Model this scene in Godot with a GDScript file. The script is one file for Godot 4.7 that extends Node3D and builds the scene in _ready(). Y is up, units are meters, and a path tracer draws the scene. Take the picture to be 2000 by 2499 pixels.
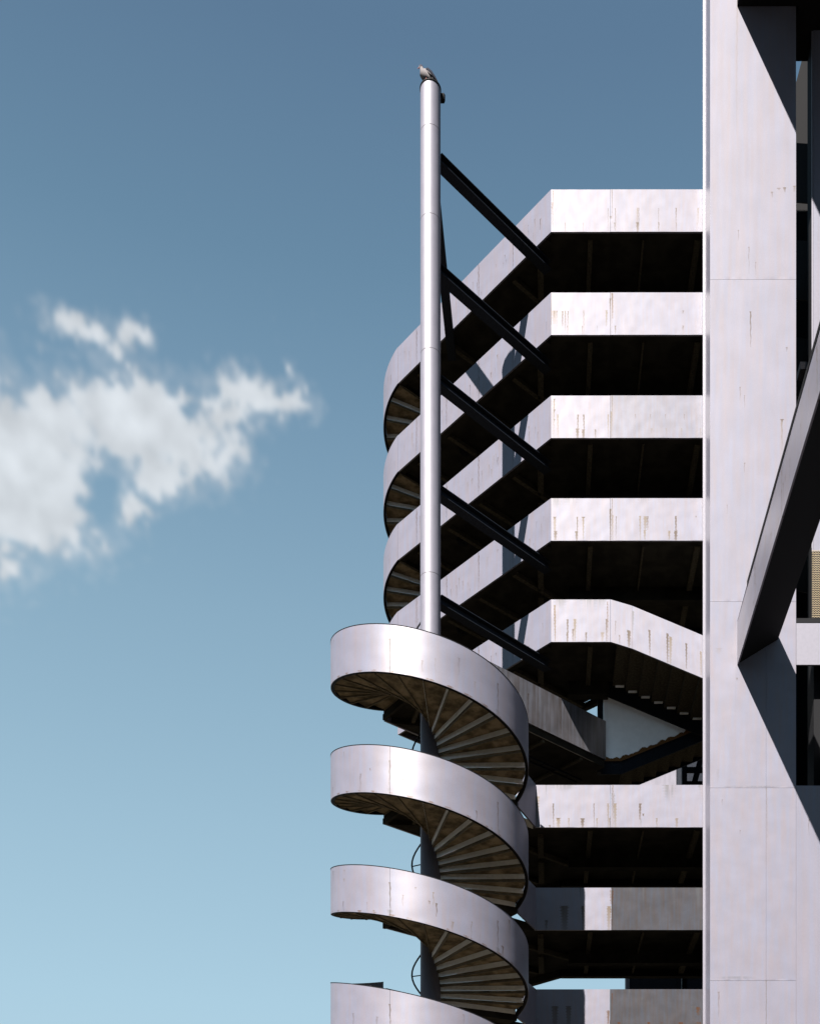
extends Node3D
# Steel stair tower: plan coordinates are (X to the right, D = distance in front of the camera), h = height above the eye.
const EYE := 1.6
const DF := 30.06                       # distance of the gallery fronts
const AXIS := Vector2(-2.986, 27.8)     # axis of the front spiral stair and its mast
const REAR := Vector2(-3.03, 36.80)     # axis of the rear spiral stair
const RAD := 2.46
const STEP := 0.25307                   # 14.5 degrees per tread
const RISE := 0.1556
const UU := Vector2(0.7217, 0.6922)     # across the angled walkways
const NN := Vector2(-0.6922, 0.7217)    # along the angled walkways
const CORNER := Vector2(0.04, 30.06)
const LEVELS := [29.81, 27.01, 24.21, 21.42, 18.67, 13.63, 10.84, 8.08]   # parapet tops
const PH := 1.15                        # parapet height
const CLOUD := [[-25.36,34.19,3.29,1.71,1], [-28.4,33.09,3.45,2.62,1], [-25.71,32.38,3.27,1.16,1], [-23.79,35.7,1.95,0.7,0.9], [-20.51,36.2,2.79,1.29,1], [-21.25,36.84,1.47,0.57,0.85], [-18.82,37.07,1.33,0.51,0.75], [-17.86,35.92,2.31,1.26,0.8], [-16.11,36.51,0.98,0.92,0.55], [-19.38,34.67,1.79,0.88,0.75], [-20.7,33.43,0.78,0.76,0.75], [-16.5,37.17,2.15,0.36,0.8], [-15.33,37.91,1.48,0.59,0.95], [-13.54,37.81,1.4,0.39,0.8], [-12.63,38.23,0.53,0.43,0.55], [-13.34,38.91,0.32,0.55,0.4], [-23.07,36.42,0.4,0.43,0.5], [-22.8,38.62,1.62,0.36,0.85], [-20.7,38.85,0.93,0.46,0.7], [-21.34,38.25,0.92,0.29,0.5], [-20.88,37.9,0.63,0.22,0.4], [-21.98,37.26,0.36,0.3,0.3], [-24.81,37.62,0.52,0.31,0.45], [-23.07,39.02,0.61,0.14,0.25], [-19.86,39.48,0.56,0.14,0.25], [-26.02,30.43,0.75,0.37,0.75], [-22.02,33.53,0.66,0.98,-1.1], [-17.76,37.05,0.73,0.21,-0.7], [-17.28,35.94,0.66,0.27,-0.4], [-23.79,34.53,1.07,0.29,-0.2], [-19.76,35.68,1.32,0.4,-0.25], [-23.43,37.4,2.5,0.32,-0.35]]
var M := {}
var rng := RandomNumberGenerator.new()
var counts := {}

# ------------------------------------------------------------------ helpers
func V(p: Vector2, h: float) -> Vector3:
	return Vector3(p.x, h + EYE, -p.y)

func begin() -> SurfaceTool:
	var st := SurfaceTool.new()
	st.begin(Mesh.PRIMITIVE_TRIANGLES)
	return st

func tri(st: SurfaceTool, p: Array, n: Array, uv: Array) -> void:
	var order := [0, 1, 2]
	var g: Vector3 = (p[0] - p[2]).cross(p[0] - p[1])
	if g.dot(n[0] + n[1] + n[2]) < 0.0:
		order = [0, 2, 1]
	for i in order:
		st.set_normal(n[i]); st.set_uv(uv[i]); st.add_vertex(p[i])

func quad(st: SurfaceTool, a: Vector3, b: Vector3, c: Vector3, d: Vector3, hint: Vector3, uv := [], ns := []) -> void:
	var n := (a - c).cross(b - d).normalized()
	if n.dot(hint) < 0.0:
		n = -n
	var t: Array = uv if uv.size() == 4 else [Vector2(0, 0), Vector2(1, 0), Vector2(1, 1), Vector2(0, 1)]
	var m: Array = ns if ns.size() == 4 else [n, n, n, n]
	tri(st, [a, b, c], [m[0], m[1], m[2]], [t[0], t[1], t[2]])
	tri(st, [a, c, d], [m[0], m[2], m[3]], [t[0], t[2], t[3]])

# upright prism over a plan polygon
func prism(st: SurfaceTool, poly: Array, h0: float, h1: float) -> void:
	var area := 0.0
	var flat := PackedVector2Array()
	for i in poly.size():
		var a: Vector2 = poly[i]
		var b: Vector2 = poly[(i + 1) % poly.size()]
		area += a.cross(b)
		flat.append(a)
	for i in poly.size():
		var a: Vector2 = poly[i]
		var b: Vector2 = poly[(i + 1) % poly.size()]
		var e := b - a
		var o := Vector2(e.y, -e.x) * signf(area)
		quad(st, V(a, h1), V(b, h1), V(b, h0), V(a, h0), Vector3(o.x, 0, -o.y))
	var idx := Geometry2D.triangulate_polygon(flat)
	for k in range(0, idx.size(), 3):
		for up in [1.0, -1.0]:
			var h: float = h1 if up > 0 else h0
			var n := Vector3(0, up, 0)
			tri(st, [V(flat[idx[k]], h), V(flat[idx[k + 1]], h), V(flat[idx[k + 2]], h)], [n, n, n], [flat[idx[k]], flat[idx[k + 1]], flat[idx[k + 2]]])

func rect(st: SurfaceTool, x0: float, x1: float, d0: float, d1: float, h0: float, h1: float) -> void:
	prism(st, [Vector2(x0, d0), Vector2(x1, d0), Vector2(x1, d1), Vector2(x0, d1)], h0, h1)

# strip of width w along a plan line from a to b
func bar(st: SurfaceTool, a: Vector2, b: Vector2, w: float, h0: float, h1: float) -> void:
	var e := (b - a).normalized()
	var n := Vector2(-e.y, e.x) * w * 0.5
	prism(st, [a - n, b - n, b + n, a + n], h0, h1)

# upright plate, outer face on the plan line p0-p1 and facing `out`
func plate(st: SurfaceTool, p0: Vector2, p1: Vector2, b0: float, t0: float, b1: float, t1: float, th: float, out: Vector2, u0 := 0.0, u1 := 1.0, v0 := 0.0, v1 := 1.0) -> void:
	var e := (p1 - p0).normalized()
	var n := Vector2(-e.y, e.x)
	if n.dot(out) < 0.0:
		n = -n
	var q0 := p0 - n * th
	var q1 := p1 - n * th
	var o3 := Vector3(n.x, 0, -n.y)
	var e3 := Vector3(e.x, 0, -e.y)
	quad(st, V(p0, t0), V(p1, t1), V(p1, b1), V(p0, b0), o3, [Vector2(u0, v0), Vector2(u1, v0), Vector2(u1, v1), Vector2(u0, v1)])
	quad(st, V(q0, t0), V(q1, t1), V(q1, b1), V(q0, b0), -o3, [Vector2(u0, v0), Vector2(u1, v0), Vector2(u1, v1), Vector2(u0, v1)])
	var c := [Vector2(u0, 0.02), Vector2(u1, 0.02), Vector2(u1, 0.03), Vector2(u0, 0.03)]
	quad(st, V(p0, t0), V(p1, t1), V(q1, t1), V(q0, t0), Vector3.UP, c)
	quad(st, V(p0, b0), V(p1, b1), V(q1, b1), V(q0, b0), Vector3.DOWN, c)
	quad(st, V(p0, t0), V(q0, t0), V(q0, b0), V(p0, b0), -e3, c)
	quad(st, V(p1, t1), V(q1, t1), V(q1, b1), V(p1, b1), e3, c)

# curved parapet: bottom height hb at angle a0, changing by `slope` per radian
func ribbon(st: SurfaceTool, c: Vector2, r: float, th: float, a0: float, a1: float, hb: float, slope: float, high: float, u0 := 0.0, u1 := 1.0) -> void:
	var k := maxi(2, int(absf(a1 - a0) / 0.045))
	for i in k:
		var f0 := float(i) / k
		var f1 := float(i + 1) / k
		var pa := lerpf(a0, a1, f0)
		var pb := lerpf(a0, a1, f1)
		var da := Vector2(cos(pa), sin(pa))
		var db := Vector2(cos(pb), sin(pb))
		var ha := hb + slope * (pa - a0)
		var hc := hb + slope * (pb - a0)
		var na := Vector3(da.x, 0, -da.y)
		var nb := Vector3(db.x, 0, -db.y)
		var ua := lerpf(u0, u1, f0)
		var ub := lerpf(u0, u1, f1)
		var uv := [Vector2(ua, 0), Vector2(ub, 0), Vector2(ub, 1), Vector2(ua, 1)]
		var oa := c + da * r
		var ob := c + db * r
		var ia := c + da * (r - th)
		var ib := c + db * (r - th)
		quad(st, V(oa, ha + high), V(ob, hc + high), V(ob, hc), V(oa, ha), na + nb, uv, [na, nb, nb, na])
		quad(st, V(ia, ha + high), V(ib, hc + high), V(ib, hc), V(ia, ha), -na - nb, uv, [-na, -nb, -nb, -na])
		var s := [Vector2(ua, 0.02), Vector2(ub, 0.02), Vector2(ub, 0.03), Vector2(ua, 0.03)]
		quad(st, V(oa, ha + high), V(ob, hc + high), V(ib, hc + high), V(ia, ha + high), Vector3.UP, s)
		quad(st, V(oa, ha), V(ob, hc), V(ib, hc), V(ia, ha), Vector3.DOWN, s)
		if i == 0 or i == k - 1:
			var d2 := da if i == 0 else db
			var h := ha if i == 0 else hc
			var tang := Vector3(-d2.y, 0, -d2.x) * (-1.0 if i == 0 else 1.0) * signf(a1 - a0)
			quad(st, V(c + d2 * r, h + high), V(c + d2 * (r - th), h + high), V(c + d2 * (r - th), h), V(c + d2 * r, h), tang, s)

# upright tube section with smooth sides
func drum(st: SurfaceTool, c: Vector2, r: float, h0: float, h1: float, sides := 48) -> void:
	for i in sides:
		var a := TAU * i / sides
		var b := TAU * (i + 1) / sides
		var da := Vector2(cos(a), sin(a))
		var db := Vector2(cos(b), sin(b))
		var na := Vector3(da.x, 0, -da.y)
		var nb := Vector3(db.x, 0, -db.y)
		quad(st, V(c + da * r, h1), V(c + db * r, h1), V(c + db * r, h0), V(c + da * r, h0), na + nb, [Vector2(float(i) / sides, 0), Vector2(float(i + 1) / sides, 0), Vector2(float(i + 1) / sides, 1), Vector2(float(i) / sides, 1)], [na, nb, nb, na])
		for up in [1.0, -1.0]:
			var h: float = h1 if up > 0 else h0
			var n := Vector3(0, up, 0)
			tri(st, [V(c, h), V(c + da * r, h), V(c + db * r, h)], [n, n, n], [Vector2.ZERO, da, db])

# round bar through points
func tube(st: SurfaceTool, pts: Array, radii: Array, sides := 10, squash := 1.0) -> void:
	var rings := []
	for i in pts.size():
		var t: Vector3 = (pts[mini(i + 1, pts.size() - 1)] - pts[maxi(i - 1, 0)]).normalized()
		var s := t.cross(Vector3(0.13, 0.9, 0.41)).normalized()
		if absf(t.dot(Vector3(0, 0, 1))) < 0.9:
			s = t.cross(Vector3(0, 0, 1)).normalized()
		var w := s.cross(t).normalized()
		var ring := []
		for k in sides:
			var a := TAU * k / sides
			ring.append([pts[i] + (s * cos(a) + w * sin(a) * squash) * radii[i], (s * cos(a) + w * sin(a)).normalized()])
		rings.append(ring)
	for i in pts.size() - 1:
		for k in sides:
			var a: Array = rings[i][k]
			var b: Array = rings[i][(k + 1) % sides]
			var c: Array = rings[i + 1][(k + 1) % sides]
			var d: Array = rings[i + 1][k]
			quad(st, a[0], b[0], c[0], d[0], a[1] + c[1], [], [a[1], b[1], c[1], d[1]])
	for e in [0, pts.size() - 1]:
		var t: Vector3 = (pts[1] - pts[0]) if e == 0 else (pts[e - 1] - pts[e])
		for k in sides:
			var n := -t.normalized()
			tri(st, [pts[e], rings[e][k][0], rings[e][(k + 1) % sides][0]], [n, n, n], [Vector2.ZERO, Vector2.ZERO, Vector2.ZERO])

func numbered(called: String) -> String:
	counts[called] = counts.get(called, -1) + 1
	return called if counts[called] == 0 else "%s_%03d" % [called, counts[called]]

func tag(o: Node, label: String, category: String, group := "") -> Node:
	o.set_meta("label", label)
	o.set_meta("category", category)
	if group != "":
		o.set_meta("group", group)
	return o

func thing(called: String, label: String, category: String, at: Vector3, group := "") -> Node3D:
	var o := Node3D.new()
	o.name = numbered(called)
	add_child(o)
	o.position = at
	tag(o, label, category, group)
	return o

func obj(called: String, st: SurfaceTool, m: Material, parent: Node3D) -> MeshInstance3D:
	var o := MeshInstance3D.new()
	o.mesh = st.commit()
	o.name = called
	o.material_override = m
	parent.add_child(o, true)
	if not (parent is MeshInstance3D) and parent != self:
		o.position = -parent.position
	return o

func struct(called: String, st: SurfaceTool, m: Material) -> MeshInstance3D:
	var o := obj(called, st, m, self)
	o.set_meta("kind", "structure")
	return o

# ------------------------------------------------------------------ materials
func srgb(r: float, g: float, b: float) -> Color:
	return Color(r, g, b).linear_to_srgb()

func paint(tex: Texture2D, metal := 0.15, rough := 0.45) -> StandardMaterial3D:
	var m := StandardMaterial3D.new()
	m.albedo_texture = tex
	m.metallic = metal
	m.metallic_specular = 0.45
	m.roughness = rough
	m.texture_repeat = false
	m.normal_enabled = true
	m.normal_texture = M.wave
	m.normal_scale = 0.07
	return m

func mottled(a: Color, b: Color, freq: float, size: float, metal: float, rough: float, seed_n: int, stretch := 1.0) -> StandardMaterial3D:
	var nz := FastNoiseLite.new()
	nz.seed = seed_n
	nz.noise_type = FastNoiseLite.TYPE_SIMPLEX_SMOOTH
	nz.frequency = freq
	nz.fractal_octaves = 5
	nz.fractal_gain = 0.58
	var ramp := Gradient.new()
	ramp.set_color(0, a); ramp.set_color(1, b)
	ramp.set_offset(0, 0.25); ramp.set_offset(1, 0.75)
	var t := NoiseTexture2D.new()
	t.width = 512; t.height = 512
	t.seamless = true
	t.noise = nz
	t.color_ramp = ramp
	var m := StandardMaterial3D.new()
	m.albedo_texture = t
	m.metallic = metal
	m.roughness = rough
	m.metallic_specular = 0.15 if metal == 0.0 else 0.45
	m.uv1_triplanar = true
	m.uv1_world_triplanar = true
	m.uv1_scale = Vector3(1.0 / size, 1.0 / (size * stretch), 1.0 / size)
	return m

func flat(c: Color, metal := 0.0, rough := 0.7) -> StandardMaterial3D:
	var m := StandardMaterial3D.new()
	m.metallic_specular = 0.15
	m.albedo_color = c
	m.metallic = metal
	m.roughness = rough
	return m

# weathered paint: mottling, faint vertical wash marks, rust studs with streaks at the places given
# marks: [u, v start, v end, width in pixels, strength 0..1, kind]   kind 0 brown rust run, 1 grey wash, 2 tan run, 3 orange rust patch
func weathered(w: int, h: int, base: Color, seed_n: int, marks: Array, mottle := 0.028, wash := 0.022) -> ImageTexture:
	var nz := FastNoiseLite.new()
	nz.seed = seed_n
	nz.frequency = 0.011
	nz.fractal_octaves = 4
	var big := nz.get_image(w, h).get_data()
	nz.seed = seed_n + 7
	nz.frequency = 0.055
	var line := nz.get_image(w, maxi(4, h / 14))
	line.resize(w, h, Image.INTERPOLATE_CUBIC)
	var fine := line.get_data()
	nz.seed = seed_n + 13
	nz.frequency = 0.3
	var grit := nz.get_image(w, h).get_data()
	var data := PackedByteArray()
	data.resize(w * h * 3)
	var r0 := base.r * 255.0
	var g0 := base.g * 255.0
	var b0 := base.b * 255.0
	for i in w * h:
		var k := 1.0 + mottle * (big[i] / 127.5 - 1.0) + wash * (fine[i] / 127.5 - 1.0) + 0.03 * (grit[i] / 127.5 - 1.0)
		var warm := (fine[i] / 127.5 - 1.0) * 3.0
		data[i * 3] = clampi(int(r0 * k - warm), 0, 255)
		data[i * 3 + 1] = clampi(int(g0 * k), 0, 255)
		data[i * 3 + 2] = clampi(int(b0 * k + warm), 0, 255)
	var r := RandomNumberGenerator.new()
	r.seed = seed_n * 31 + 5
	for mk in marks:
		var kind: int = mk[5]
		var tone: Color = [Color(0.165, 0.125, 0.105), Color(0.215, 0.215, 0.22), Color(0.255, 0.22, 0.185), Color(0.20, 0.125, 0.08)][kind]
		tone = Color(tone.r * 255, tone.g * 255, tone.b * 255)
		var cx: float = mk[0] * w
		var half: float = mk[3] * 0.5
		var y0 := int(mk[1] * h)
		var y1 := int(mk[2] * h)
		var lean := r.randf_range(-0.02, 0.02)
		for y in range(maxi(0, y0), mini(h, y1)):
			var f := float(y - y0) / maxf(1.0, y1 - y0)
			var run: float = mk[4] * (1.0 - 0.7 * f)
			if kind == 1:
				run = mk[4] * (1.0 - f)
			var wd := half * (1.0 - 0.35 * f + 0.18 * sin(y * 0.41 + cx * 1.7))
			var head := y - y0 < 2 and (kind == 0 or kind == 2)
			if head:
				run = minf(1.0, mk[4] * 1.3)
				wd = half * 1.15 + 0.5
			for x in range(int(cx - wd - 1), int(cx + wd + 2)):
				if x < 0 or x >= w:
					continue
				var dx := absf(x + 0.5 - cx - lean * (y - y0) - 0.7 * sin(y * 0.23 + cx)) / maxf(wd, 0.6)
				if dx > 1.15:
					continue
				var n := fine[y * w + x] / 255.0 * 0.6 + grit[y * w + x] / 255.0 * 0.6
				var a := clampf(run * clampf((1.15 - dx) * 1.6, 0.0, 1.0) * (0.55 + n * 0.75), 0.0, 0.92)
				if kind == 1:
					a = clampf(run * (1.0 - minf(dx * dx, 1.0)) * clampf(fine[y * w + x] / 110.0 - 0.55, 0.0, 1.0), 0.0, 0.7)
				if kind == 3 and n < 0.52 + 0.2 * dx:
					continue
				var i := (y * w + x) * 3
				data[i] = int(lerpf(data[i], tone.r, a))
				data[i + 1] = int(lerpf(data[i + 1], tone.g, a))
				data[i + 2] = int(lerpf(data[i + 2], tone.b, a))
	return ImageTexture.create_from_image(Image.create_from_data(w, h, false, Image.FORMAT_RGB8, data))

func scatter_marks(seed_n: int, n: int, rows: Array, strength: float, kinds: Array) -> Array:
	var r := RandomNumberGenerator.new()
	r.seed = seed_n
	var out := []
	for i in n:
		var v: float = rows[r.randi() % rows.size()] + r.randf_range(-0.01, 0.01)
		out.append([r.randf_range(0.02, 0.98), v, minf(1.0, v + r.randf_range(0.05, 0.4)), r.randf_range(1.5, 5.0), strength * r.randf_range(0.4, 1.0), kinds[r.randi() % kinds.size()]])
	return out

# stud marks read off each gallery front: [place along the front 0..1000, row start %, row end %, width, strength %, kind]
func gallery_marks() -> Array:
	var a := []
	a.append([[29, 45, 99, 2, 25, 0], [92, 79, 100, 4, 45, 0], [208, 79, 100, 3, 40, 0], [371, 45, 99, 3, 45, 0], [388, 63, 70, 6, 70, 0], [417, 45, 99, 4, 55, 0], [412, 79, 99, 5, 50, 0], [559, 44, 99, 4, 65, 2], [568, 44, 99, 4, 60, 0], [561, 78, 100, 12, 75, 0], [698, 45, 99, 3, 40, 0], [699, 78, 99, 5, 65, 0], [812, 44, 80, 5, 60, 0], [813, 79, 99, 4, 45, 0], [955, 44, 80, 8, 40, 2], [950, 79, 88, 5, 30, 2], [13, 2, 99, 5, 65, 3], [10, 30, 85, 9, 75, 3], [396, 1, 99, 3, 60, 0]])
	a.append([[22, 43, 75, 26, 40, 2], [20, 43, 60, 5, 70, 0], [38, 43, 80, 3, 50, 0], [75, 44, 80, 8, 55, 0], [92, 43, 90, 6, 55, 0], [110, 44, 80, 5, 60, 0], [213, 43, 99, 4, 55, 0], [362, 42, 80, 9, 60, 2], [397, 2, 62, 9, 85, 3], [397, 1, 99, 3, 60, 0], [384, 14, 40, 6, 55, 0], [108, 79, 99, 5, 45, 0], [203, 79, 99, 4, 55, 0], [300, 79, 90, 3, 25, 0], [417, 79, 99, 6, 50, 0], [857, 43, 50, 7, 45, 0], [857, 79, 90, 7, 45, 0], [993, 42, 90, 5, 55, 0], [2, 2, 99, 4, 60, 3]])
	a.append([[20, 8, 99, 7, 60, 2], [21, 8, 12, 8, 80, 0], [21, 33, 40, 8, 85, 0], [21, 56, 60, 6, 60, 0], [43, 45, 99, 8, 65, 2], [175, 45, 99, 7, 70, 0], [213, 45, 99, 7, 70, 0], [172, 78, 100, 14, 85, 0], [210, 80, 100, 13, 85, 0], [289, 80, 100, 6, 65, 0], [372, 45, 99, 6, 60, 2], [390, 38, 99, 6, 60, 2], [397, 1, 99, 3, 60, 0], [548, 45, 55, 4, 35, 0], [645, 45, 55, 4, 30, 0], [742, 45, 55, 4, 25, 0], [865, 45, 58, 5, 30, 0], [652, 78, 92, 7, 30, 2], [747, 78, 92, 5, 30, 2], [847, 78, 95, 6, 30, 2], [970, 78, 95, 6, 30, 2], [690, 1, 10, 10, 30, 1], [495, 1, 12, 9, 30, 1], [5, 10, 95, 5, 55, 3]])
	a.append([[24, 44, 99, 12, 60, 2], [24, 44, 49, 14, 95, 0], [29, 78, 99, 14, 70, 0], [171, 44, 99, 6, 65, 0], [210, 44, 99, 8, 75, 2], [210, 44, 47, 14, 90, 0], [166, 78, 100, 12, 80, 0], [385, 25, 99, 7, 65, 0], [399, 40, 99, 7, 55, 2], [422, 43, 95, 4, 50, 0], [577, 42, 99, 8, 60, 2], [612, 43, 78, 16, 65, 2], [627, 43, 75, 6, 60, 0], [608, 76, 99, 10, 65, 2], [767, 77, 99, 10, 75, 2], [810, 42, 99, 8, 70, 0], [810, 77, 100, 15, 85, 0], [994, 42, 99, 7, 55, 0], [942, 42, 46, 5, 55, 0], [397, 1, 99, 3, 60, 0], [30, 0, 25, 50, 40, 1], [130, 0, 20, 70, 35, 1], [600, 0, 16, 60, 35, 1]])
	a.append([[24, 13, 99, 10, 75, 3], [24, 13, 99, 7, 60, 2], [107, 47, 99, 8, 75, 0], [155, 46, 99, 12, 70, 2], [143, 70, 99, 8, 70, 0], [106, 78, 100, 9, 75, 0], [228, 78, 100, 8, 70, 0], [335, 78, 99, 14, 60, 2], [361, 46, 99, 7, 70, 0], [369, 5, 99, 7, 80, 3], [419, 47, 80, 4, 45, 0], [445, 78, 99, 5, 50, 0], [505, 60, 99, 16, 75, 0], [531, 12, 99, 14, 55, 1], [640, 40, 99, 9, 70, 0], [757, 30, 99, 10, 80, 0], [777, 35, 99, 14, 65, 2], [880, 35, 95, 8, 70, 0], [975, 40, 95, 9, 65, 2], [60, 0, 25, 60, 45, 1], [250, 0, 30, 80, 35, 1], [330, 0, 22, 50, 35, 1]])
	a.append([[9, 27, 100, 26, 80, 2], [10, 43, 48, 20, 95, 0], [110, 44, 100, 6, 60, 0], [140, 79, 100, 16, 80, 2], [140, 78, 82, 18, 95, 0], [201, 79, 100, 6, 60, 2], [282, 79, 100, 15, 90, 0], [349, 44, 100, 4, 55, 0], [367, 79, 100, 6, 55, 2], [433, 44, 100, 8, 55, 2], [441, 79, 100, 6, 60, 2], [460, 20, 100, 15, 70, 1], [471, 44, 100, 13, 60, 2], [619, 44, 82, 9, 90, 0], [623, 80, 100, 8, 70, 1], [638, 68, 74, 7, 90, 0], [716, 79, 100, 6, 65, 2], [834, 79, 100, 11, 65, 2], [90, 95, 100, 7, 80, 0], [790, 0, 40, 55, 55, 1], [985, 0, 20, 40, 55, 1], [458, 1, 99, 3, 70, 0], [170, 0, 14, 120, 45, 1], [68, 0, 30, 9, 45, 1]])
	a.append([[175, 43, 100, 34, 60, 0], [285, 43, 100, 14, 60, 0], [70, 77, 100, 12, 50, 0], [438, 44, 100, 17, 70, 2], [452, 5, 40, 15, 75, 3], [452, 50, 90, 10, 60, 3], [270, 0, 30, 12, 60, 1], [560, 0, 30, 20, 45, 1], [640, 0, 50, 18, 40, 1], [815, 0, 60, 20, 45, 1], [960, 0, 80, 24, 45, 1], [676, 45, 65, 6, 40, 1], [458, 1, 99, 3, 70, 0]])
	a.append([[436, 50, 95, 18, 85, 3], [455, 10, 95, 6, 60, 3], [960, 42, 62, 20, 70, 3], [930, 40, 50, 24, 40, 1], [555, 0, 25, 10, 55, 1], [625, 20, 40, 16, 45, 1], [120, 40, 99, 26, 50, 0], [200, 40, 99, 22, 50, 0], [495, 78, 90, 20, 70, 3], [672, 78, 90, 16, 70, 3], [745, 78, 90, 14, 70, 3], [855, 78, 92, 30, 75, 3], [960, 78, 92, 26, 75, 3]])
	for level in a:
		for m in level:
			m[0] /= 1000.0; m[1] /= 100.0; m[2] /= 100.0; m[4] /= 72.0; m[3] *= 1.15
	return a

# ------------------------------------------------------------------ galleries
func deck(t: Node3D, poly: Array, hb: float, full: bool) -> void:
	var st := begin()
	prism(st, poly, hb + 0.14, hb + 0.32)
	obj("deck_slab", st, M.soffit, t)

func lamp_under(at: Vector2, h: float, label: String) -> void:
	var t := thing("ceiling_lamp", label, "lamp", V(at, h), "round lamps under the angled walkways")
	var st := begin()
	var prev := 0.0
	for k in 6:
		var f := k / 5.0
		drum(st, at, 0.05 + 0.14 * sqrt(1.0 - (1.0 - f) * (1.0 - f)), h - 0.16 + 0.13 * f, h - 0.16 + 0.13 * f + 0.03, 20)
		prev = f
	obj("lamp_bowl", st, M.dark, t)
	st = begin()
	drum(st, at, 0.21, h - 0.002, h + 0.08, 20)
	obj("lamp_base", st, M.dark, t)
	st = begin()
	bar(st, at + UU * 0.3, at + UU * 1.4, 0.05, h - 0.002, h + 0.1)
	obj("conduit", st, M.dark, t)

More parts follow.
